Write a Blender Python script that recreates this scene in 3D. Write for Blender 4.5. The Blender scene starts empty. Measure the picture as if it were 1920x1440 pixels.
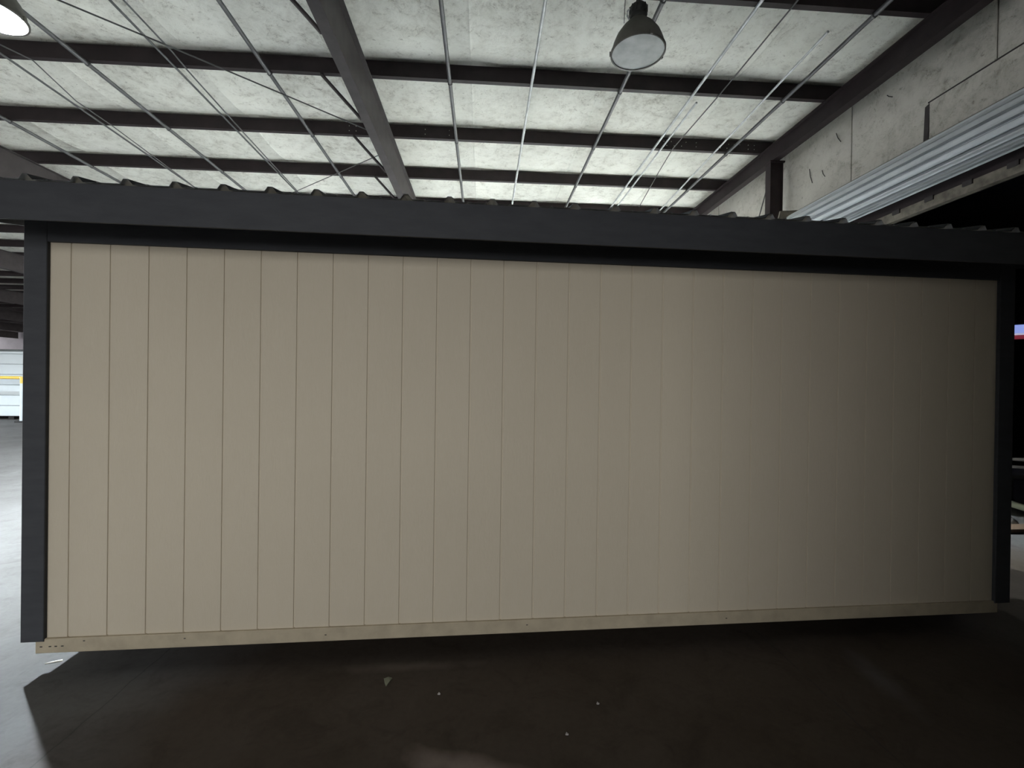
import bpy, math, random
from mathutils import Matrix, Vector
random.seed(7)
S = bpy.context.scene
COL = S.collection

# ------------------------------------------------------------------ camera
HC = 1.68                                   # eye height; X right, Y into the hall, Z up
F_PX = 860.0
cam_d = bpy.data.cameras.new('camera')
cam_d.sensor_width = 36.0
cam_d.lens = F_PX / 1920.0 * 36.0
cam_d.clip_start = 0.05; cam_d.clip_end = 400
cam = bpy.data.objects.new('camera', cam_d); COL.objects.link(cam)
pitch, roll, yaw = -0.0042, 0.0134, 0.0626
fwd = Vector((math.sin(yaw)*math.cos(pitch), math.cos(yaw)*math.cos(pitch), math.sin(pitch)))
rgt = Vector((math.cos(yaw), -math.sin(yaw), 0)); upv = rgt.cross(fwd)
r2 = rgt*math.cos(roll) + upv*math.sin(roll); u2 = -rgt*math.sin(roll) + upv*math.cos(roll)
m = Matrix((r2, u2, -fwd)).transposed().to_4x4(); m.translation = (0, 0, HC)
cam.matrix_world = m
S.camera = cam

# ------------------------------------------------------------------ world, exposure
w = bpy.data.worlds.new('overcast_sky'); S.world = w; w.use_nodes = True
bg = w.node_tree.nodes['Background']
bg.inputs['Color'].default_value = (0.97, 0.98, 1.0, 1); bg.inputs['Strength'].default_value = 8.8
S.view_settings.view_transform = 'Standard'; S.view_settings.look = 'None'
S.view_settings.exposure = 0.0; S.view_settings.gamma = 1.0; S.view_settings.use_curve_mapping = False
S.cycles.max_bounces = 8; S.cycles.diffuse_bounces = 6; S.cycles.glossy_bounces = 3
S.cycles.sample_clamp_indirect = 20.0
LAMP_EMIT, LAMP_EMIT_WEAK = 235000.0, 27000.0     # strong bulbs of the added deep lamps; weaker bulbs, as at the left edge
# unseen opening added behind the camera to bring daylight onto the shed (portal = sampling aid only)
BX, YF = -7.4, -7.0
OX0, OX1, OZ, OH = -4.6, -.5, .9, 4.9
pd = bpy.data.lights.new('added_daylight', 'AREA'); pd.shape = 'RECTANGLE'; pd.size = OX1-OX0; pd.size_y = OH-OZ
pd.cycles.is_portal = True
po = bpy.data.objects.new('added_daylight', pd); COL.objects.link(po)
po.matrix_world = Matrix(((1,0,0,(OX0+OX1)/2),(0,0,-1,YF),(0,1,0,(OH+OZ)/2),(0,0,0,1)))

# ------------------------------------------------------------------ helpers
def link(name, me, mat, parent=None, loc=None, rot=None):
    o = bpy.data.objects.new(name, me); COL.objects.link(o)
    if mat is not None and not me.materials: me.materials.append(mat)
    if parent is not None: o.parent = parent
    if loc is not None: o.location = loc
    if rot is not None: o.rotation_euler = rot
    return o
def empty(name, loc=(0,0,0), rz=0.0):
    o = bpy.data.objects.new(name, None); COL.objects.link(o); o.location = loc; o.rotation_euler = (0,0,rz)
    o.empty_display_size = 0.1
    return o
def tag(o, label, cat, group=None):
    o['label'] = label; o['category'] = cat
    if group: o['group'] = group
    return o
def struct(o, label=None):
    o['kind'] = 'structure'
    if label: o['label'] = label
    return o
class MB:
    def __init__(s): s.v = []; s.f = []; s.sm = []
    def add(s, vs, fs, smooth=False):
        b = len(s.v); s.v += [tuple(x) for x in vs]
        for f in fs: s.f.append(tuple(b+i for i in f)); s.sm.append(smooth)
        return s
    def box(s, x0, x1, y0, y1, z0, z1):
        vs = [(x,y,z) for z in (z0,z1) for y in (y0,y1) for x in (x0,x1)]
        return s.add(vs, [(0,2,3,1),(4,5,7,6),(0,1,5,4),(2,6,7,3),(0,4,6,2),(1,3,7,5)])
    def cbox(s, x0, x1, y0, y1, z0, z1, c):          # box whose front (-y) edges are chamfered
        a = [(x0,y1,z0),(x1,y1,z0),(x1,y1,z1),(x0,y1,z1)]
        b = [(x0,y0+c,z0),(x1,y0+c,z0),(x1,y0+c,z1),(x0,y0+c,z1)]
        d = [(x0+c,y0,z0+c),(x1-c,y0,z0+c),(x1-c,y0,z1-c),(x0+c,y0,z1-c)]
        fs = [(0,3,2,1),(8,9,10,11)]
        for i in range(4):
            j = (i+1)%4
            fs += [(i,j,4+j,4+i),(4+i,4+j,8+j,8+i)]
        return s.add(a+b+d, fs)
    def prism(s, poly, axis, a, b, caps=True, smooth=False):   # closed 2-D profile pushed along an axis
        n = len(poly)
        def pt(p, t):
            return {'x':(t,p[0],p[1]), 'y':(p[0],t,p[1]), 'z':(p[0],p[1],t)}[axis]
        vs = [pt(p,a) for p in poly] + [pt(p,b) for p in poly]
        fs = [(i,(i+1)%n,n+(i+1)%n,n+i) for i in range(n)]
        s.add(vs, fs, smooth)
        if caps: s.add(vs, [tuple(range(n))[::-1], tuple(range(n,2*n))])
        return s
    def tube(s, pts, r, n=10, caps=True):
        pts = [Vector(p) for p in pts]; rings = []
        t0 = (pts[1]-pts[0]).normalized()
        ref = Vector((0,0,1)) if abs(t0.z) < .9 else Vector((1,0,0))
        vs = []
        for i, p in enumerate(pts):
            t = (pts[min(i+1,len(pts)-1)]-pts[max(i-1,0)]).normalized()
            a = t.cross(ref).normalized(); b = t.cross(a)
            rr = r[i] if isinstance(r,(list,tuple)) else r
            vs += [p + (a*math.cos(q)+b*math.sin(q))*rr for q in [2*math.pi*k/n for k in range(n)]]
        fs = []
        for i in range(len(pts)-1):
            for k in range(n):
                fs.append((i*n+k, i*n+(k+1)%n, (i+1)*n+(k+1)%n, (i+1)*n+k))
        s.add(vs, fs, True)
        if caps:
            s.add(vs[:n], [tuple(range(n))]); s.add(vs[-n:], [tuple(range(n))[::-1]])
        return s
    def lathe(s, prof, n=40, c=(0,0), smooth=True):
        vs = []
        for r, z in prof:
            vs += [(c[0]+r*math.cos(2*math.pi*k/n), c[1]+r*math.sin(2*math.pi*k/n), z) for k in range(n)]
        fs = []
        for i in range(len(prof)-1):
            for k in range(n):
                fs.append((i*n+k, i*n+(k+1)%n, (i+1)*n+(k+1)%n, (i+1)*n+k))
        return s.add(vs, fs, smooth)
    def mesh(s, name):
        me = bpy.data.meshes.new(name); me.from_pydata(s.v, [], s.f)
        me.polygons.foreach_set('use_smooth', s.sm); me.update(); return me
    def obj(s, name, mat, parent=None, loc=None, rot=None):
        return link(name, s.mesh(name), mat, parent, loc, rot)

# ------------------------------------------------------------------ materials
def new_mat(name):
    mt = bpy.data.materials.new(name); mt.use_nodes = True
    nt = mt.node_tree; return mt, nt, nt.nodes['Principled BSDF']
def N(nt, t, **kw):
    n = nt.nodes.new(t)
    for k, v in kw.items(): setattr(n, k, v)
    return n
def ramp(nt, src, stops):
    r = N(nt, 'ShaderNodeValToRGB'); e = r.color_ramp.elements
    while len(e) < len(stops): e.new(.5)
    for i, (p, c) in enumerate(stops):
        e[i].position = p; e[i].color = (*c, 1) if len(c) == 3 else c
    nt.links.new(src, r.inputs[0]); return r.outputs[0]
def mapped(nt, scale=(1,1,1), coord='Object'):
    tc = N(nt, 'ShaderNodeTexCoord'); mp = N(nt, 'ShaderNodeMapping'); mp.inputs['Scale'].default_value = scale
    nt.links.new(tc.outputs[coord], mp.inputs[0]); return mp.outputs[0]
def world_pos(nt, scale=(1,1,1)):
    g = N(nt, 'ShaderNodeNewGeometry'); mp = N(nt, 'ShaderNodeMapping'); mp.inputs['Scale'].default_value = scale
    nt.links.new(g.outputs['Position'], mp.inputs[0]); return mp.outputs[0]
def noise(nt, vec, scale, detail=5, rough=.6, dist=0.0):
    n = N(nt, 'ShaderNodeTexNoise'); n.inputs['Scale'].default_value = scale
    n.inputs['Detail'].default_value = detail; n.inputs['Roughness'].default_value = rough
    n.inputs['Distortion'].default_value = dist
    nt.links.new(vec, n.inputs['Vector']); return n.outputs[0]
def mixc(nt, fac, a, b, mode='MIX'):
    mx = N(nt, 'ShaderNodeMix', data_type='RGBA', blend_type=mode)
    for s, v in ((0,fac),(6,a),(7,b)):
        if isinstance(v, (int,float)): mx.inputs[s].default_value = v
        elif isinstance(v, tuple): mx.inputs[s].default_value = (*v,1) if len(v)==3 else v
        else: nt.links.new(v, mx.inputs[s])
    return mx.outputs[2]
def bump(nt, bs, h, strength, dist):
    b = N(nt, 'ShaderNodeBump'); b.inputs['Strength'].default_value = strength; b.inputs['Distance'].default_value = dist
    nt.links.new(h, b.inputs['Height']); nt.links.new(b.outputs[0], bs.inputs['Normal'])
def simple(name, c, rough=.6, metal=0.0, var=.25, scale=6, spec=.3, bumpd=0.0, c2=None):
    mt, nt, bs = new_mat(name)
    v = mapped(nt); n = noise(nt, v, scale)
    lo = tuple(x*(1-var) for x in c); hi = c2 or tuple(min(1,x*(1+var)) for x in c)
    nt.links.new(ramp(nt, n, [(.3,lo),(.7,hi)]), bs.inputs['Base Color'])
    bs.inputs['Roughness'].default_value = rough; bs.inputs['Metallic'].default_value = metal
    bs.inputs['Specular IOR Level'].default_value = spec
    if bumpd: bump(nt, bs, n, .6, bumpd)
    return mt

def mat_siding():
    mt, nt, bs = new_mat('painted_siding')
    v = mapped(nt, (30,30,7)); n = noise(nt, v, 1.6, 6, .65, 1.2)
    v2 = world_pos(nt, (1,1,.5)); n2 = noise(nt, v2, 1.3, 4)
    c = ramp(nt, n2, [(.3,(.55,.485,.37)),(.7,(.58,.512,.393))])
    c = mixc(nt, ramp(nt, n, [(.35,(.0,.0,.0)),(.75,(.35,.35,.35))]), c, (.60,.535,.43))
    nt.links.new(c, bs.inputs['Base Color'])
    bs.inputs['Roughness'].default_value = .75; bs.inputs['Specular IOR Level'].default_value = .2
    bump(nt, bs, n, .35, .003)
    return mt
def mat_charcoal():
    mt, nt, bs = new_mat('charcoal_trim')
    n = noise(nt, mapped(nt, (2,8,8)), 3, 5)
    nt.links.new(ramp(nt, n, [(.3,(.040,.042,.046)),(.7,(.052,.054,.058))]), bs.inputs['Base Color'])
    bs.inputs['Roughness'].default_value = .62; bs.inputs['Specular IOR Level'].default_value = .25
    bump(nt, bs, n, .2, .002)
    return mt
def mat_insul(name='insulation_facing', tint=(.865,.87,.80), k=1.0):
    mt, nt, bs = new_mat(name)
    v = world_pos(nt)
    n1 = noise(nt, v, .7, 5, .6, .2)            # broad grime
    n2 = noise(nt, v, 5.5, 9, .78, .35)         # soot blotches
    n3 = noise(nt, v, 2.3, 6, .62, .6)          # creases
    n4 = noise(nt, v, 16, 6, .8, .2)            # specks
    base = ramp(nt, n1, [(.30,tuple(x*.88 for x in tint)),(.55,tint),(.8,tuple(min(1,x*1.05) for x in tint))])
    mask = ramp(nt, n1, [(.36,(1,1,1)),(.62,(.28,.28,.28))])
    blot = ramp(nt, n2, [(.33,(.40,.38,.34)),(.45,(.80,.79,.77)),(.56,(1,1,1))])
    c = mixc(nt, .9*k, base, mixc(nt, mask, (1,1,1), blot), 'MULTIPLY')
    mask2 = ramp(nt, n3, [(.42,(1,1,1)),(.58,(0,0,0))])
    speck = ramp(nt, n4, [(.34,(.40,.38,.35)),(.42,(1,1,1))])
    c = mixc(nt, .8*k, c, mixc(nt, mask2, (1,1,1), speck), 'MULTIPLY')
    crease = ramp(nt, n3, [(.488,(1,1,1)),(.50,(.50,.48,.45)),(.512,(1,1,1))])
    c = mixc(nt, .75*k, c, mixc(nt, ramp(nt, n2, [(.42,(1,1,1)),(.55,(0,0,0))]), (1,1,1), crease), 'MULTIPLY')
    nt.links.new(c, bs.inputs['Base Color'])
    bs.inputs['Roughness'].default_value = .55; bs.inputs['Specular IOR Level'].default_value = .25
    bump(nt, bs, n2, .35, .03)
    return mt
def mat_floor():
    mt, nt, bs = new_mat('stained_concrete')
    v = world_pos(nt)
    n1 = noise(nt, v, .8, 6, .65, .5); n2 = noise(nt, v, 4.0, 7, .7, 1.0); n3 = noise(nt, v, 30, 3, .6)
    def blob(cx, cy, rx, ry, rot, soft, wob=1.0):
        mp = N(nt, 'ShaderNodeMapping', vector_type='TEXTURE')
        mp.inputs['Location'].default_value = (cx,cy,0); mp.inputs['Rotation'].default_value = (0,0,rot); mp.inputs['Scale'].default_value = (rx,ry,50)
        nz = N(nt, 'ShaderNodeTexNoise'); nz.inputs['Scale'].default_value = 6 if wob > .5 else 1.1; nz.inputs['Detail'].default_value = 4
        nt.links.new(v, nz.inputs['Vector'])
        g = N(nt, 'ShaderNodeNewGeometry'); nt.links.new(g.outputs['Position'], mp.inputs[0])
        ad = N(nt, 'ShaderNodeVectorMath', operation='MULTIPLY_ADD'); ad.inputs[1].default_value = (wob,wob,0); 
        sub = N(nt, 'ShaderNodeVectorMath', operation='SUBTRACT'); sub.inputs[1].default_value = (.5,.5,.5)
        nt.links.new(nz.outputs['Color'], sub.inputs[0]); nt.links.new(sub.outputs[0], ad.inputs[0]); nt.links.new(mp.outputs[0], ad.inputs[2])
        ln = N(nt, 'ShaderNodeVectorMath', operation='LENGTH'); nt.links.new(ad.outputs[0], ln.inputs[0])
        return ramp(nt, ln.outputs['Value'], [(soft,(1,1,1)),(1.0,(0,0,0))])
    # pale slab; broad brown zone before the shed deepens its shade in the colour
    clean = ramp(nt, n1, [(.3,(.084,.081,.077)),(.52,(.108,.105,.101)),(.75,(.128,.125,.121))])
    shade_brown = ramp(nt, n1, [(.3,(.052,.040,.029)),(.52,(.066,.053,.041)),(.75,(.082,.068,.055))])
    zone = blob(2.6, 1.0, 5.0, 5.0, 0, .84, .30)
    c = mixc(nt, zone, clean, shade_brown)
    c = mixc(nt, .55, c, ramp(nt, n2, [(.3,(.55,.52,.5)),(.5,(1,1,1)),(.75,(1.0,1.0,1.0))]), 'MULTIPLY')
    c = mixc(nt, .3, c, ramp(nt, n3, [(.35,(.7,.7,.7)),(.6,(1,1,1))]), 'MULTIPLY')
    sx = N(nt, 'ShaderNodeSeparateXYZ'); nt.links.new(v, sx.inputs[0])
    nj = noise(nt, v, 9, 3, .6)
    ma = N(nt, 'ShaderNodeMath', operation='MULTIPLY_ADD'); nt.links.new(nj, ma.inputs[0]); ma.inputs[1].default_value = .03; nt.links.new(sx.outputs[0], ma.inputs[2])
    mm = N(nt, 'ShaderNodeMath', operation='PINGPONG'); nt.links.new(ma.outputs[0], mm.inputs[0]); mm.inputs[1].default_value = 1.90
    lt = N(nt, 'ShaderNodeMath', operation='GREATER_THAN'); nt.links.new(mm.outputs[0], lt.inputs[0]); lt.inputs[1].default_value = 1.896
    ml = N(nt, 'ShaderNodeMath', operation='MULTIPLY'); nt.links.new(lt.outputs[0], ml.inputs[0]); ml.inputs[1].default_value = .4
    c = mixc(nt, ml.outputs[0], c, (.03,.03,.032))
    # dusty pale smears with shapes of their own
    for (cx,cy,rx,ry,rot,soft,colr,amt) in ((.02,1.96,.42,.10,-.35,.2,(.26,.215,.19),.75),(2.3,2.5,.10,.38,-.15,.0,(.15,.145,.15),.4),(-.45,2.72,.5,.06,.03,.2,(.15,.125,.10),.5)):
        mk = blob(cx,cy,rx,ry,rot,soft)
        mul = N(nt, 'ShaderNodeMath', operation='MULTIPLY'); nt.links.new(mk, mul.inputs[0]); mul.inputs[1].default_value = amt
        c = mixc(nt, mul.outputs[0], c, colr)
    nt.links.new(c, bs.inputs['Base Color'])
    bs.inputs['Roughness'].default_value = .7; bs.inputs['Specular IOR Level'].default_value = .15
    bump(nt, bs, n2, .3, .004)
    return mt
M = dict(
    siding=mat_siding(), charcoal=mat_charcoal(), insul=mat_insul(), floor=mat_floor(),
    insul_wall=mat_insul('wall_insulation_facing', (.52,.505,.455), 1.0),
    skirt=simple('treated_skirt_board', (.43,.37,.265), .8, scale=9, var=.12),
    maroon=simple('maroon_primer_steel', (.020,.013,.0145), .6, var=.35, scale=5),
    rafter=simple('grey_primer_steel', (.050,.043,.043), .6, var=.25, scale=4),
    pipe=simple('dark_steel_pipe', (.10,.10,.102), .45, .3, scale=5),
    conduit=simple('galvanised_conduit', (.52,.54,.54), .45, .3, scale=8),
    wire=simple('dark_wire', (.09,.09,.09), .6),
    galv=simple('galvanised_sheet', (.47,.50,.52), .5, .25, var=.06, scale=2),
    lamp=simple('olive_grey_enamel', (.085,.082,.070), .5, var=.2),
    lampdark=simple('black_ballast_casting', (.035,.036,.034), .5),
    lens=simple('frosted_lens', (.42,.44,.43), .4, var=.18, scale=7),
    bolt=simple('zinc_bolt', (.72,.70,.64), .5, .2),
    header=simple('dusty_header_steel', (.17,.155,.125), .75, var=.45, scale=7),
    black=simple('soot_black', (.012,.011,.011), .9),
    dark=simple('dark_wall_sheet', (.05,.045,.045), .85),
    farwall=simple('far_wall_sheet', (.14,.13,.14), .8, scale=.5),
    timber=simple('skid_timber', (.16,.12,.08), .85, scale=12),
    roofmetal=simple('charcoal_roof_sheet', (.028,.030,.032), .75, .0, var=.15),
    underside=simple('offwhite_roof_underside', (.62,.64,.64), .6, var=.05),
    white=simple('white_lap_panel', (.46,.51,.525), .6, var=.04, scale=2),
    yellow=simple('yellow_safety_paint', (.62,.42,.07), .5, var=.12),
    rubber=simple('black_rubber', (.02,.02,.02), .8),
    paper=simple('pale_scrap', (.22,.23,.165), .85),
    splinter=simple('pale_splinter', (.66,.64,.56), .8),
    hose=simple('grey_hose', (.38,.36,.34), .6),
    pvc=simple('pale_plastic', (.45,.48,.34), .6, var=.1),
    plank=simple('brown_plank', (.13,.085,.055), .8),
    metalgrey=simple('grey_bench_steel', (.12,.115,.115), .6),
)
def emit(name, c, s):
    mt, nt, bs = new_mat(name)
    bs.inputs['Base Color'].default_value = (.8,.8,.8,1); bs.inputs['Emission Color'].default_value = (*c,1); bs.inputs['Emission Strength'].default_value = s
    return mt
M['glow'] = emit('lit_lens', (.90,.97,1.0), 12.0)
M['bulb'] = emit('arc_bulb', (.86,.95,1.0), LAMP_EMIT); M['bulb_weak'] = emit('arc_bulb_weak', (.80,.90,1.0), LAMP_EMIT_WEAK)
M['sign_blue'] = emit('sign_pale_blue', (.32,.42,.95), .75)
M['sign_white'] = emit('sign_white', (.6,.58,.75), .7)
M['sign_red'] = emit('sign_red', (.35,.03,.06), .45)

# ------------------------------------------------------------------ the hall
H_P = HC + 4.05            # underside of the purlins
H_C = HC + 4.25            # insulation
XW = 5.15                  # right wall
XL, YB = -46.0, 46.0
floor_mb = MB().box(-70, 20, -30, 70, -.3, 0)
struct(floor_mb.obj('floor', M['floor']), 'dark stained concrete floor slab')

# ceiling: blanket strips between seams, hung over purlins
ceil = struct(empty('ceiling', (0,0,H_C)), 'grimy white insulated roof over maroon purlins')
PY = [4.69 + 1.525*k for k in range(-8, 28)]
def strip_mesh(PY):
    mb = MB(); wd = 1.829; xs = [0, .03, .45, .9144, 1.38, 1.80, 1.829]
    def zx(x): return -.012 if x < .02 or x > 1.81 else (.0 if x < .05 or x > 1.78 else -.018)
    ys = []
    for a, b in zip(PY[:-1], PY[1:]):
        for t in (0, .06, .25, .5, .75, .94): ys.append((a+(b-a)*t, t))
    ys.append((PY[-1], 0))
    vs = []
    for y, t in ys:
        sag = .045 - .105*math.sin(math.pi*t)**.6 if t else .055
        for x in xs: vs.append((x, y, sag + zx(x)))
    n = len(xs); fs = []
    for i in range(len(ys)-1):
        for k in range(n-1): fs.append((i*n+k, (i+1)*n+k, (i+1)*n+k+1, i*n+k+1))
    mb.add(vs, fs, True)
    # roof sheet above, so the strip is a body with thickness
    mb.box(0, wd, PY[0], PY[-1], .06, .10)
    return mb.mesh('insulation_strip')
sm = strip_mesh(PY); sm_far = strip_mesh(PY[6:])      # left of the bay wall the roof starts deeper in the hall
x = XW + .12 - 1.829
while x > XL:
    link('insulation_strip', sm if x > BX-1.0 else sm_far, M['insul'], ceil, (x, 0, 0)); x -= 1.829
XL = x + 1.829

def purlin_mesh(x0):
    mb = MB(); t = .004
    # C section, web towards the camera, flanges pointing away (local y), bottom at z=0
    prof = [(0,0),(.070,0),(.070,.018),(.066,.018),(.066,t),(t,t),(t,.196),(.066,.196),(.066,.182),(.070,.182),(.070,.2),(0,.2)]
    mb.prism(prof, 'x', x0, XW-.02)
    return mb.mesh('purlin')
pm = purlin_mesh(XL+.05); pm_short = purlin_mesh(BX-.3)
bolt_me = MB().prism([(.006*math.cos(a), .006*math.sin(a)) for a in [i*math.pi/3 for i in range(6)]], 'y', -.007, 0).mesh('bolt')
for y in PY:
    p = link('purlin', pm if y > PY[5]+.1 else pm_short, M['maroon'], ceil, (0, y, H_P-H_C))
    if 6 < y < 10.5:
        if 7 < y < 8.5:
            xs = [(-2.26,.06),(-2.15,.06),(-2.26,.14),(-2.15,.14),(-1.02,.06),(-1.02,.14),(-.62,.06),(-.5,.06),(-.62,.14),(-.5,.14)]
            xs += [(3.05+i*.13,.13) for i in range(4)] + [(3.1+i*.13,.06) for i in range(3)] + [(3.62,.13),(3.62,.06)] + [(4.05+i*.12,.06) for i in range(3)] + [(4.2+i*.1,.13) for i in range(3)] + [(4.55,.06),(4.55,.13),(4.66,.06),(4.66,.13)]
            for bx, bz in xs: link('bolt', bolt_me, M['bolt'], p, (bx, 0, bz))

RX = [-1.60 - 7.0*i for i in range(7)]
def rafter_mesh(hf, w2, ys=YF+.1):
    t = .012; a, b = HC+hf-H_C, H_P-H_C
    prof = [(-w2,a),(w2,a),(w2,a+t),(.005,a+t),(.005,b-t),(w2,b-t),(w2,b),(-w2,b),(-w2,b-t),(-.005,b-t),(-.005,a+t),(-w2,a+t)]
    return MB().prism(prof, 'y', ys, PY[-1]).mesh('rafter')
rm = rafter_mesh(3.46, .062); rm_far = rafter_mesh(3.46, .062, PY[6])
for i, rx in enumerate(RX):
    r = link('rafter', rm if i == 0 else rm_far, M['rafter'], ceil, (rx,0,0))
    if i == 0:
        for y in PY:
            if 4 < y < 11:
                mb = MB(); dz = 4.05-3.47
                mb.tube([(-.60,y+.03,H_P-H_C),(-.06,y+.03,H_P-H_C-dz)], .022, 4)
                mb.obj('flange_brace', M['rafter'], r)
link('rafter', rafter_mesh(3.77, .062), M['maroon'], ceil, (4.84,0,0))

# right wall with insulation panels and the door opening
DY0, DY1, DH = 2.25, 6.85, HC + 2.07
wr = struct(empty('wall_right', (XW,0,0)), 'insulated end wall with an open roller door')
seams = [-7.0,-6.64,-4.81,-2.98,-1.15,.68,2.51,4.34,6.17,8.0,9.83,11.66,13.49,15.32,17.15,18.98]
def wall_panel(y0, y1, z0, z1):
    mb = MB(); n = 6; vs = []; fs = []
    zs = [z0, z0+(z1-z0)*.33, z0+(z1-z0)*.66, z1]
    ts = [0,.015,.06,.3,.6,.9,.97,1]
    for z in zs:
        for t in ts:
            bul = {0:.03,.015:.03,.06:.0,.3:-.012,.6:-.015,.9:-.01,.97:-.028,1:-.02}[t]
            vs.append((bul, y0+(y1-y0)*t, z))
    n = len(ts)
    for i in range(len(zs)-1):
        for j in range(n-1): fs.append((i*n+j, (i+1)*n+j, (i+1)*n+j+1, i*n+j+1))
    mb.add(vs, fs, True); mb.box(.035, .12, y0, y1, z0, z1)
    return mb
for a, b in zip(seams[:-1], seams[1:]):
    lo = DH + .13 if (a < DY1 and b > DY0) else 0
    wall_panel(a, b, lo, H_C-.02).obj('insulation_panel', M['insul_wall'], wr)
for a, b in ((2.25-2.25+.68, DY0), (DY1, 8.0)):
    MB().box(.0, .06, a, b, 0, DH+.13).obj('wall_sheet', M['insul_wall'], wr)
for y in seams[1:-1]:
    lo = DH + .13 if DY0 < y < DY1 else 0
    MB().prism([(.03,y-.012),(-.035,y-.020),(-.040,y-.004),(.03,y+.016)], 'z', lo, H_C-.03).obj('seam_tab', M['insul_wall'], wr)
# loose flap of facing above the roller door
pt = MB(); y0, y1, z0, z1 = 3.2, 5.0, HC+2.80, HC+3.29
pt.box(-.048, -.036, y0, y1, z0, z1); pt.obj('facing_patch', M['insul_wall'], wr)
MB().prism([(5.0,HC+3.29),(5.06,HC+3.27),(5.075,HC+2.86),(5.02,HC+2.84)], 'x', -.045, -.034).obj('facing_tear', M['dark'], wr)
MB().tube([(-.044,5.02,HC+3.30),(-.044,4.1,HC+3.30),(-.044,3.2,HC+3.30)], .009, 6).obj('facing_fold', M['dark'], wr)
for (a, b) in (((6.45,3.72),(6.36,3.55)),((7.0,3.45),(6.93,3.2)),((6.72,3.3),(6.66,3.18)),((5.6,3.75),(5.52,3.68))):
    MB().tube([(-.02,a[0],HC+a[1]),(-.022,(a[0]+b[0])/2+.01,HC+(a[1]+b[1])/2),(-.02,b[0],HC+b[1])], .005, 5).obj('facing_slit', M['dark'], wr)

# column below the end rafter
cx0, cx1, cy0, cy1 = 4.76, 4.98, 7.42, 7.56
mb = MB().box(cx0, cx0+.012, cy0, cy1, 0, HC+3.77).box(cx1-.012, cx1, cy0, cy1, 0, HC+3.77).box(cx0+.012, cx1-.012, cy0+.02, cy0+.032, 0, HC+3.77)
c = empty('steel_column', (4.87,7.49,0))
tag(c, 'maroon steel column at the end wall beyond the roller door', 'column')
o = mb.obj('column_shaft', M['maroon'], c); o.location = (-4.87,-7.49,0)
MB().box(-.17,.17,-.13,.13,0,.02).obj('base_plate', M['maroon'], c)
MB().box(-.13,.13,-.09,.09,HC+3.745,HC+3.77).obj('cap_plate', M['maroon'], c)
tag(MB().tube([(5.09,8.05,HC+3.55),(5.09,8.75,HC+2.2)], .011, 6).obj('brace_rod', M['wire']), 'thin dark brace rod against the end wall beyond the steel column', 'rod')

# roller door: coil, guides, header
rd = empty('roller_door', (XW,4.55,0)); tag(rd, 'galvanised roller door rolled up into a ribbed coil', 'roller door')
def coil():
    mb = MB(); prof = []; n = 128; cx, cz, R = 4.88-XW, HC+2.47, .240
    dep = (0,0,-.003,-.006,-.006,-.003,-.055,-.055)
    for k in range(n):
        a = 2*math.pi*k/n
        rr = R + dep[k % 8] - (.012 if (k//8) % 3 == 0 else 0)
        prof.append((cx+rr*math.cos(a), cz+rr*math.sin(a)))
    mb.prism(prof, 'y', DY0-4.55-.12, DY1-4.55+.12)
    return mb
coil().obj('curtain_coil', M['galv'], rd)
for y in (DY0-4.55-.16, DY1-4.55+.13):
    MB().prism([(.0,HC+2.16),(-.52,HC+2.2),(-.56,HC+2.5),(-.5,HC+2.76),(.0,HC+2.80)], 'y', y, y+.03).obj('end_bracket', M['header'], rd)
MB().prism([(-.035,HC+2.73),(-.30,HC+2.735),(-.335,HC+2.715),(-.33,HC+2.705),(-.30,HC+2.722),(-.035,HC+2.717)], 'y', DY0-4.55-.13, DY1-4.55+.13).obj('hood_flashing', M['header'], rd)
mb = MB().box(-.06, .02, DY0-4.55-.1, DY1-4.55+.1, DH, DH+.115); mb.obj('header_angle', M['header'], rd)
MB().box(-.052, -.042, DY0-4.55-.1, DY1-4.55+.1, DH+.115, HC+2.62).obj('gap_shade_plate', M['maroon'], rd)  # dark plate stands in for the shade in the gap above the header
clip = MB().box(-.075,-.055,-.05,.05,-.03,.02).mesh('header_clip')
yy = DY0-4.55+.2
while yy < DY1-4.55:
    link('header_clip', clip, M['dark'], rd, (0, yy, DH+.105)); yy += .42
for y in (DY0-4.55-.06, DY1-4.55-.02):
    MB().box(-.09,.0,y,y+.08,0,HC+2.25).obj('guide_rail', M['metalgrey'], rd)

# other sides of the hall and the dark room behind the roller door
struct(MB().box(-70, XW+.1, YB, YB+.2, 0, H_C+.1).obj('wall_back', M['farwall']))
struct(MB().box(BX-.1, OX0, YF-.2, YF, 0, H_C+.1).box(OX1, XW+.1, YF-.2, YF, 0, H_C+.1).box(OX0, OX1, YF-.2, YF, OH, H_C+.1).box(OX0, OX1, YF-.2, YF, 0, OZ).obj('wall_front', M['dark']), 'wall with an opening added for daylight')
struct(MB().box(BX-.1, BX, YF, 1.7, 0, H_C).obj('wall_left', M['dark']), 'side wall')
struct(MB().box(.54, .66, YF, -1.0, 0, H_P-.7).obj('wall_shade_blocker', M['dark']), 'unseen wall added to shade the right of the shed front')  # added blocker: keeps daylight off the right part of the shed wall
an = MB().box(XW+.13, 19, 16, 16.2, 0, 6).box(18.8, 19, -6, 16, 0, 6).box(XW+.13, 19, -6.2, -6, 0, 6).box(XW+.13, 19, -6.2, 16.2, 6, 6.2)
struct(an.obj('wall_annex', M['dark']), 'dark room beyond the roller door')

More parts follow.
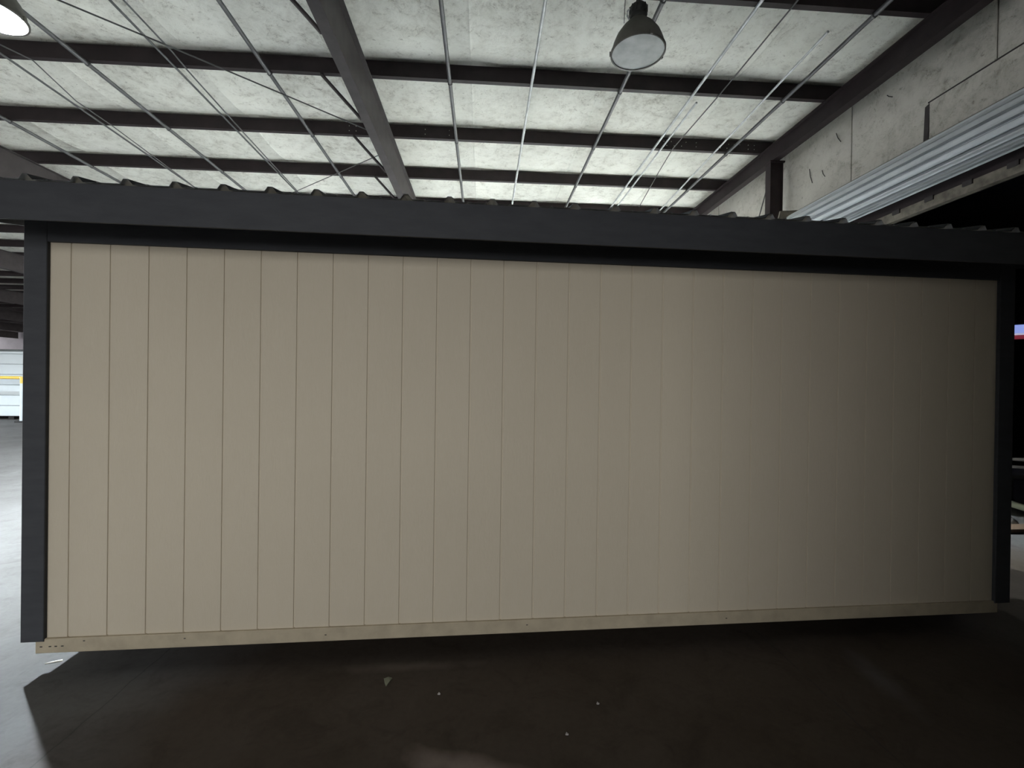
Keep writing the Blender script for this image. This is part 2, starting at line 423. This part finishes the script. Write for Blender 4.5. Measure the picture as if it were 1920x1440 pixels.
# ------------------------------------------------------------------ the shed
SH = (-2.3145, 2.7268); SA = math.radians(2.271)
shed = empty('wooden_shed', (SH[0], SH[1], 0), SA)
tag(shed, 'long beige board-sided shed with charcoal trim filling the middle of the hall', 'shed')
G = .2032
S0, S1, DEP = -.205, 5.955, 2.44
ZB, ZT = .205, HC+.99
SK0, SK1 = HC-1.547, HC-1.467
def board(wd, h):
    c = .002; return MB().cbox(.004, wd-.004, -.0, .006, 0, h, c).mesh('siding_board')
bm = board(G, ZT-ZB)
MB().box(S0+.006, S1-.006, .005, DEP-.005, ZB, ZT).obj('wall_core', M['siding'], shed)
edges = [S0+.01] + [G*i for i in range(0, 30)] + [S1-.01]
for a, b in zip(edges[:-1], edges[1:]):
    link('siding_board', bm if abs(b-a-G) < 1e-4 else board(b-a, ZT-ZB), M['siding'], shed, (a, 0, ZB))
for a, b in zip(edges[:-1], edges[1:]):
    link('siding_board', bm if abs(b-a-G) < 1e-4 else board(b-a, ZT-ZB), M['siding'], shed, (b, DEP, ZB), (0,0,math.pi))
for i in range(12):
    link('siding_board', bm, M['siding'], shed, (S0+.002, DEP-i*G, ZB), (0,0,-math.pi/2))
    link('siding_board', bm, M['siding'], shed, (S1-.002, i*G, ZB), (0,0,math.pi/2))
# corner trims (front and side leaf each)
TZ0 = HC-1.480
for nm, x0, x1 in (('l', -.226, -.108), ('r', 5.855, 5.972)):
    MB().cbox(x0, x1, -.022, -.001, TZ0, HC+.99, .003).obj('corner_trim', M['charcoal'], shed)
    MB().cbox(x0, x1, -.022, -.001, TZ0, HC+.99, .003).obj('corner_trim', M['charcoal'], shed, (2*(.0)+5.746, DEP, 0), (0,0,math.pi))
for xs in (-.226, 5.972-.022):
    MB().box(xs, xs+.022, -.001, .10, TZ0, HC+.99).obj('corner_trim', M['charcoal'], shed)
    MB().box(xs, xs+.022, DEP-.10, DEP+.001, TZ0, HC+.99).obj('corner_trim', M['charcoal'], shed)
MB().cbox(-.108, 5.855, -.022, -.001, HC+.746, HC+.96, .003).obj('frieze_board', M['charcoal'], shed)
MB().cbox(-.108, 5.855, -.022, -.001, HC+.746, HC+.96, .003).obj('frieze_board', M['charcoal'], shed, (5.746, DEP, 0), (0,0,math.pi))
# skirt and skids
sk = MB().cbox(-.155, 5.884, -.016, .024, SK0, SK1, .003).obj('skirt_board', M['skirt'], shed)
for sx in (-.13, -.085, -.055, -.022):
    MB().box(sx, sx+.012, -.018, -.015, HC-1.512, HC-1.507).obj('nail', M['lampdark'], sk)
for sx, zz in ((.09,-1.487),(.62,-1.497),(1.4,-1.51),(2.6,-1.50),(3.9,-1.51)):
    MB().box(sx, sx+.01, -.018, -.015, HC+zz, HC+zz+.004).obj('nail', M['lampdark'], sk)
MB().cbox(-.155, 5.884, -.016, .024, SK0, SK1, .003).obj('skirt_board', M['skirt'], shed, (5.729, DEP, 0), (0,0,math.pi))
for xs in (-.155, 5.845): MB().box(xs, xs+.038, .03, DEP-.03, SK0, SK1).obj('skirt_board', M['skirt'], shed)
MB().box(-.11, 5.84, .03, DEP-.03, SK1-.01, ZB).obj('floor_frame', M['timber'], shed)
for ys in (.45, 1.2, 1.95): MB().box(.35, 5.4, ys-.05, ys+.05, 0, SK0).obj('skid', M['timber'], shed)
for ys in (.45, 1.2, 1.95):
    MB().box(.35, 5.4, ys-.045, ys+.045, SK0, SK1-.01).obj('skid_bearer', M['timber'], shed)
# roof: fascia, rafters tails hidden, ribbed sheets on both slopes
FX0, FX1 = -.34, 6.09
FB, FT = HC+.772, HC+.960
for nm, yy0 in (('front', -.322), ('rear', DEP+.300)):
    MB().box(FX0, FX1, yy0, yy0+.022, FB, FT).obj('fascia', M['charcoal'], shed)
    MB().box(FX0, FX1, yy0-.006 if nm == 'front' else yy0+.022, yy0 if nm == 'front' else yy0+.028, FB-.004, FB+.016).obj('drip_lip', M['charcoal'], shed)
PIT = .21; RIDGE = DEP/2
def sheet_mesh(length):
    # nine-inch ribs, 0.9144 m cover, running up the slope (local y), thin sheet with an off-white underside
    mb = MB(); prof = []
    for i in range(4):
        b = i*.2286
        prof += [(b-.030,0),(b-.011,.024),(b+.011,.024),(b+.030,0),(b+.09,0),(b+.092,.003),(b+.100,.003),(b+.102,0)]
    prof += [(.9144-.030,0)]
    n = len(prof)
    top = [(x,0,z) for x,z in prof] + [(x,length,z) for x,z in prof]
    bot = [(x,0,z-.002) for x,z in prof] + [(x,length,z-.002) for x,z in prof]
    me_f = [(i,i+1,n+i+1,n+i) for i in range(n-1)]
    mb.add(top, me_f); mb.add(bot, [f[::-1] for f in me_f])
    b0 = 2*n
    mb.f += [(i+1,i,b0+i,b0+i+1) for i in range(n-1)]; mb.sm += [False]*(n-1)
    me = mb.mesh('roof_sheet'); me.materials.append(M['roofmetal']); me.materials.append(M['underside'])
    for i, p in enumerate(me.polygons): p.material_index = 1 if (n-1) <= i < 2*(n-1) else 0
    return me
run = RIDGE + .338; sl = math.atan(PIT); shm = sheet_mesh(run/math.cos(sl))
kk = -3
for i in range(7):
    s0 = .282 + .2286*(kk + 4*i)
    link('roof_sheet', shm, None, shed, (s0, -.338, FT+.0025), (sl,0,0))
    link('roof_sheet', shm, None, shed, (s0+.9144-.06, DEP+.338, FT+.0025), (sl,0,math.pi))
zr = FT + .004 + PIT*run
MB().prism([(RIDGE-.16,zr-.02),(RIDGE,zr+.035),(RIDGE+.16,zr-.02),(RIDGE+.16,zr-.012),(RIDGE,zr+.045),(RIDGE-.16,zr-.012)], 'x', -.4, 6.1).obj('ridge_cap', M['roofmetal'], shed)
for xs in (S0+.02, S1-.05):
    MB().prism([(0,ZT-.02),(DEP,ZT-.02),(DEP,FT+PIT*.3-.01),(RIDGE,zr-.05),(0,FT+PIT*.3-.01)], 'x', xs, xs+.03).obj('gable_wall', M['siding'], shed)
for xs in (FX0-.022, FX1):
    for sgn in (0, 1):
        p = [(-.30,FB+.01),(-.30,FT-.005),(RIDGE,zr-.03),(RIDGE,zr-.20)]
        if sgn: p = [(DEP-a, b) for a, b in p]
        MB().prism(p, 'x', xs, xs+.022).obj('rake_board', M['charcoal'], shed)

# ------------------------------------------------------------------ high-bay lamps
def lamp_meshes():
    d = {}
    R = .268
    out = [(R+.006,-.30),(R+.002,-.285),(R-.012,-.22),(R-.045,-.14),(R-.10,-.06),(R-.155,-.005),(.088,.02),(.085,.03)]
    inn = [(r-.006, z-.002) for r, z in out[::-1]]; inn[-1] = (R, -.30)
    d['reflector'] = MB().lathe(out+inn, 44).mesh('reflector')
    d['rim'] = MB().lathe([(R-.004,-.312),(R+.013,-.312),(R+.013,-.292),(R+.004,-.288),(R-.004,-.292),(R-.004,-.312)], 44).mesh('rim')
    lens = MB().lathe([(.0005,-.308),(.12,-.3075),(.20,-.306),(R-.003,-.304),(R-.003,-.296),(.0005,-.296)], 44, smooth=False); d['lens'] = lens.mesh('lens')
    b = MB().lathe([(.0005,.02),(.082,.02),(.088,.04),(.088,.07),(.078,.075),(.078,.09),(.092,.095),(.092,.155),(.082,.17),(.0005,.175)], 28)
    for k in range(12):
        a = 2*math.pi*k/12; ca, sa = math.cos(a), math.sin(a)
        b.tube([(.09*ca,.09*sa,.09),(.09*ca,.09*sa,.16)], .008, 5)
    d['ballast'] = b.mesh('ballast_housing')
    hook = MB().tube([(0,0,.17),(0,0,.2),(.018,0,.215),(.02,0,.235),(0,0,.25),(-.018,0,.24),(-.02,0,.225)], .007, 8)
    d['hook'] = hook.mesh('hook')
    c = MB().tube([(-.095,0,.03),(-.12,0,.07),(-.115,.0,.12),(-.09,0,.14)], .009, 6); d['loop'] = c.mesh('cord_loop')
    d['bulb'] = MB().lathe([(.0005,-.200),(.06,-.200),(.068,-.196),(.068,-.190)], 24).mesh('bulb')
    d['latch'] = MB().box(-.012,.012,R+.004,R+.022,-.315,-.275).mesh('rim_latch')
    return d
LM = lamp_meshes()
for nm, mt in (('reflector','lamp'),('rim','lamp'),('ballast','lampdark'),('hook','lampdark'),('loop','conduit'),('latch','lamp')): LM[nm].materials.append(M[mt])
PARTN = dict(reflector='reflector', rim='rim', ballast='ballast_housing', hook='hook', loop='cord_loop')
lens_lit = MB().lathe([(.0005,-.190),(.12,-.189),(.226,-.186),(.226,-.178),(.0005,-.178)], 44, smooth=False).mesh('lens')   # lit lamps: lens set up inside the reflector
LM['lens'].materials.append(M['lens']); lens_lit.materials.append(M['glow'])
def lamp(x, y, z, label, lit, group, bulb='bulb'):
    r = empty('high_bay_lamp', (x, y, z)); tag(r, label, 'lamp', group)
    for k, n in PARTN.items(): link(n, LM[k], None, r)
    link('lens', lens_lit if lit else LM['lens'], None, r)
    if lit:
        me = LM['bulb'].copy(); link('bulb', me, M[bulb], r)
    for a in (1.35, 3.3, 4.9): link('rim_latch', LM['latch'], None, r, None, (0,0,a))
    top = H_P - z
    MB().tube([(0,0,.24),(0,0,top+.004)], .012, 6).obj('hanger_stem', M['lampdark'], r)
    MB().tube([(-.15,0,-.01),(-.147,0,.1),(-.14,0,top)], .004, 5).obj('safety_cable', M['wire'], r)
    return r
LZ = HC + 3.467 + .30
lamp(1.567, 4.72, LZ, 'unlit high-bay lamp with a grey lens hanging over the shed', False, None)
lamp(-4.78, 4.72, LZ, 'lit high-bay lamp at the upper left edge of the photo', True, None, 'bulb_weak')
for (x, y, b) in ((-1.6,10.82,'bulb'),(1.57,10.82,'bulb_weak'),(1.57,16.92,'bulb'),(-18.2,10.82,'bulb_weak')):  # unseen lamps added to brighten the far ceiling and floor
    lamp(x, y, LZ, 'unseen high-bay lamp added to light the hall beyond the shed', True, 'added lamps deeper in the hall', b)

# ------------------------------------------------------------------ pipes, conduits, wires under the purlins
ZP = H_P - .031
hang = MB().box(-.035,.035,-.012,.012,-.004,.004).box(-.004,.004,-.012,.012,-.03,0).mesh('pipe_strap')
ring = MB().lathe([(.027,-.012),(.031,-.012),(.031,.012),(.027,.012),(.027,-.012)], 14).mesh('pipe_clamp')
def pipe(name, x, lab, r=.025, mat='pipe', x2=None, cat='pipe', ya=-6.0, yb=20.0, z=ZP):
    rt = empty(name, (x, 4.69, z)); tag(rt, lab, cat)
    x2 = x if x2 is None else x2
    MB().tube([(0,ya-4.69,0),((x2-x)*.5,(ya+yb)/2-4.69,0),(x2-x,yb-4.69,0)], r, 12).obj('pipe_run', M[mat], rt)
    for y in PY:
        if 4 < y < 11:
            t = (y-ya)/(yb-ya)
            link('pipe_clamp', ring, M['wire'], rt, ((x2-x)*t, y-4.69+.035, 0), (math.pi/2,0,0)) if r > .02 else None
    return rt
pipe('steel_pipe', -7.54, 'leftmost dark steel pipe under the roof, short of the far-left rafter')
pipe('steel_pipe', -5.13, 'dark steel pipe under the roof passing beside the lit lamp')
pipe('steel_pipe', -2.86, 'dark steel pipe under the roof, first one left of the big rafter')
pipe('steel_pipe', -.50, 'dark steel pipe under the roof, first one right of the big rafter')
pipe('steel_pipe', 1.83, 'dark steel pipe under the roof running behind the unlit lamp')
pipe('steel_pipe', 4.17, 'rightmost dark steel pipe under the roof, beside a pale conduit')
pipe('conduit', .60, 'pale conduit under the roof between the big rafter and unlit lamp', .020, 'conduit', z=H_P-.026, cat='conduit')
pipe('conduit', 2.86, 'pale conduit right of the unlit lamp, left one of a close pair', .018, 'conduit', z=H_P-.02, cat='conduit')
pipe('conduit', 2.99, 'pale conduit right of the unlit lamp, right one of a close pair', .015, 'conduit', z=H_P-.02, cat='conduit', ya=6.4)
pipe('conduit', 3.86, 'bright conduit running beside the rightmost dark steel pipe', .015, 'conduit', x2=4.09, z=H_P-.018, cat='conduit', ya=5.0, yb=12)
pipe('conduit', -4.0, 'thin grey conduit between the lit lamp and the big rafter', .014, 'pipe', x2=-4.1, z=H_P-.02, cat='conduit')
pipe('conduit', -5.9, 'thin grey conduit left of the lit lamp', .014, 'pipe', x2=-6.3, z=H_P-.02, cat='conduit')
def wire(pts, r, lab, mat='wire', name='cable', cat='cable'):
    return tag(MB().tube(pts, r, 6).obj(name, M[mat]), lab, cat)
zw = HC + 3.95
wire([(-6.2,3.7,zw),(-3.78,5.745,zw),(-1.75,7.5,zw)], .009, 'thin dark brace rod slanting across the roof to the big rafter', name='brace_rod', cat='rod')
wire([(-4.8,10.6,zw),(-3.9,9.863,zw),(-1.75,8.09,zw)], .007, 'thin dark brace rod near the shed roof meeting the big rafter', name='brace_rod', cat='rod')
wire([(-3.86,4.6,H_P-.055),(-3.86,5.9,H_P-.055),(-3.87,6.2,H_P-.075),(-3.94,7.7,H_P-.055),(-4.0,10.3,H_P-.055)], .010, 'sagging grey cable beside the thin conduit left of the big rafter', 'pipe')
wire([(3.24,3.0,H_P-.012),(3.23,6.2,H_P-.012),(3.19,7.7,H_P-.012),(3.26,8.5,H_P-.04),(3.5,10.3,H_P-.012)], .009, 'thin drooping wire between the conduit pair and bright conduit')
wire([(-6.35,5.0,H_P-.055),(-5.75,6.2,H_P-.055),(-5.9,7.0,H_P-.09),(-5.95,7.7,H_P-.055),(-6.1,10.3,H_P-.055)], .008, 'thin cable crossing the conduit left of the lit lamp', 'pipe')

# ------------------------------------------------------------------ far left: white shed and yellow frame
ws = empty('white_panel_shed', (-20,18.6,0)); tag(ws, 'white horizontally panelled shed far off at the left edge', 'shed')
for k in range(6):
    MB().cbox(-7, 7, 0, .05, .14+k*.395, .14+(k+1)*.395-.012, .012).obj('wall_panel', M['white'], ws)
MB().box(-7,7,.05,3,.12,2.5).obj('wall_core', M['farwall'], ws)
MB().prism([(-.12,2.5),(3.1,2.5),(3.1,2.58),(1.5,2.75),(-.12,2.58)], 'x', -7.2, 7.2).obj('roof', M['white'], ws)
for xx in (-6.5,-2,2,6.5): MB().box(xx-.1,xx+.1,.1,2.9,0,.12).obj('skid', M['black'], ws)
yf = empty('yellow_barrier', (-16.45,17.5,0)); tag(yf, 'yellow steel barrier standing before the far white panelled shed', 'barrier')
MB().tube([(-.02,0,.05),(-.02,0,1.56),(-.05,0,1.62)], .075, 12).obj('post', M['white'], yf)
MB().tube([(.02,0,1.40),(.02,0,1.63)], .10, 14).obj('post_cap', M['yellow'], yf)
MB().tube([(.02,0,1.60),(-3.0,0,1.60)], .055, 10).obj('rail', M['yellow'], yf)
MB().tube([(-3.0,0,.05),(-3.0,0,1.62)], .075, 12).obj('post', M['white'], yf)
for xx in (-.02,-3.0): MB().box(xx-.14,xx+.14,-.14,.14,0,.06).obj('foot', M['rubber'], yf)

# ------------------------------------------------------------------ beyond the roller door
sg = empty('lit_sign', (11.6,9.25,HC)); tag(sg, 'small glowing pale blue and red sign in the dark beyond the door', 'sign')
sg.rotation_euler = (0,0,-.9)
MB().box(-.9,.9,0,.10,1.06,1.42).obj('sign_housing', M['black'], sg)
MB().prism([(-.85,1.21),(.85,1.21),(.85,1.33),(.3,1.39),(-.3,1.39),(-.85,1.33)], 'y', -.02, 0).obj('sign_top_panel', M['sign_blue'], sg)
MB().box(-.85,.85,-.02,0,1.17,1.205).obj('sign_middle_strip', M['sign_white'], sg)
MB().box(-.85,.85,-.02,0,1.08,1.165).obj('sign_lower_panel', M['sign_red'], sg)
bn = empty('low_cart', (8.0,6.4,0)); tag(bn, 'low dark steel cart in the shade beyond the roller door', 'cart')
MB().box(-.5,.9,-.35,.35,.40,.45).obj('deck', M['metalgrey'], bn)
for (a,b) in ((-.42,-.28),(-.42,.28),(.8,-.28),(.8,.28)):
    MB().box(a-.02,a+.02,b-.02,b+.02,.1,.40).obj('leg', M['metalgrey'], bn)
    MB().tube([(a,b-.02,.055),(a,b+.02,.055)], .055, 14).obj('wheel', M['rubber'], bn)
hz = tag(MB().tube([(8.0+.22*math.cos(a)+.02*math.sin(3*a), 6.3+.2*math.sin(a), .475+.018*a) for a in [i*.35 for i in range(34)]], .022, 8).obj('garden_hose', M['hose']), 'grey hose coiled on the low dark cart', 'hose')
tag(MB().tube([(6.9,4.9,.10),(7.15,5.5,.10),(7.3,6.1,.11)], .045, 12).obj('plastic_pipe', M['pvc']), 'pale plastic pipe lying on the planks beyond the roller door', 'pipe')
tag(MB().cbox(6.0,8.0,4.95,5.15,0,.045,.006).obj('wooden_plank', M['plank']), 'brown plank on the floor beyond the roller door', 'plank')
tag(MB().lathe([(.001,0),(.09,0),(.12,.02),(.10,.06),(.05,.085),(.001,.09)], 9, (6.5,5.3)).obj('concrete_lump', M['hose']), 'pale broken lump of concrete beside the brown plank', 'rubble')

# ------------------------------------------------------------------ litter on the floor
def flake(name, pts, h, mat, lab, cat):
    n = len(pts); mb = MB()
    vs = [(x,y,.001) for x,y in pts] + [(x+.002*((i%2)*2-1),y,h+.003*(i%2)) for i,(x,y) in enumerate(pts)]
    mb.add(vs, [tuple(range(n))[::-1], tuple(range(n,2*n))] + [(i,(i+1)%n,n+(i+1)%n,n+i) for i in range(n)])
    return tag(mb.obj(name, M[mat]), lab, cat)
flake('paper_scrap', [(-.510,2.545),(-.498,2.585),(-.488,2.615),(-.515,2.62),(-.535,2.61),(-.524,2.575)], .004, 'paper', 'pale triangular scrap lying on the dark floor before the shed', 'scrap')
flake('wood_splinter', [(-2.525,2.826),(-2.47,2.848),(-2.45,2.853),(-2.458,2.86),(-2.50,2.846)], .006, 'splinter', 'pale splinter on the bright floor under the shed corner', 'splinter')
for i, (px, py) in enumerate(((-.215,2.47),(.62,2.36),(.42,2.16))):
    flake('pebble', [(px-.006,py-.004),(px+.006,py-.005),(px+.007,py+.004),(px-.003,py+.007)], .006, 'hose', ['small pebble right of the pale scrap on the dark floor','tiny pebble at the middle of the dark floor','tiny pebble near the dusty smear at the bottom'][i], 'pebble')
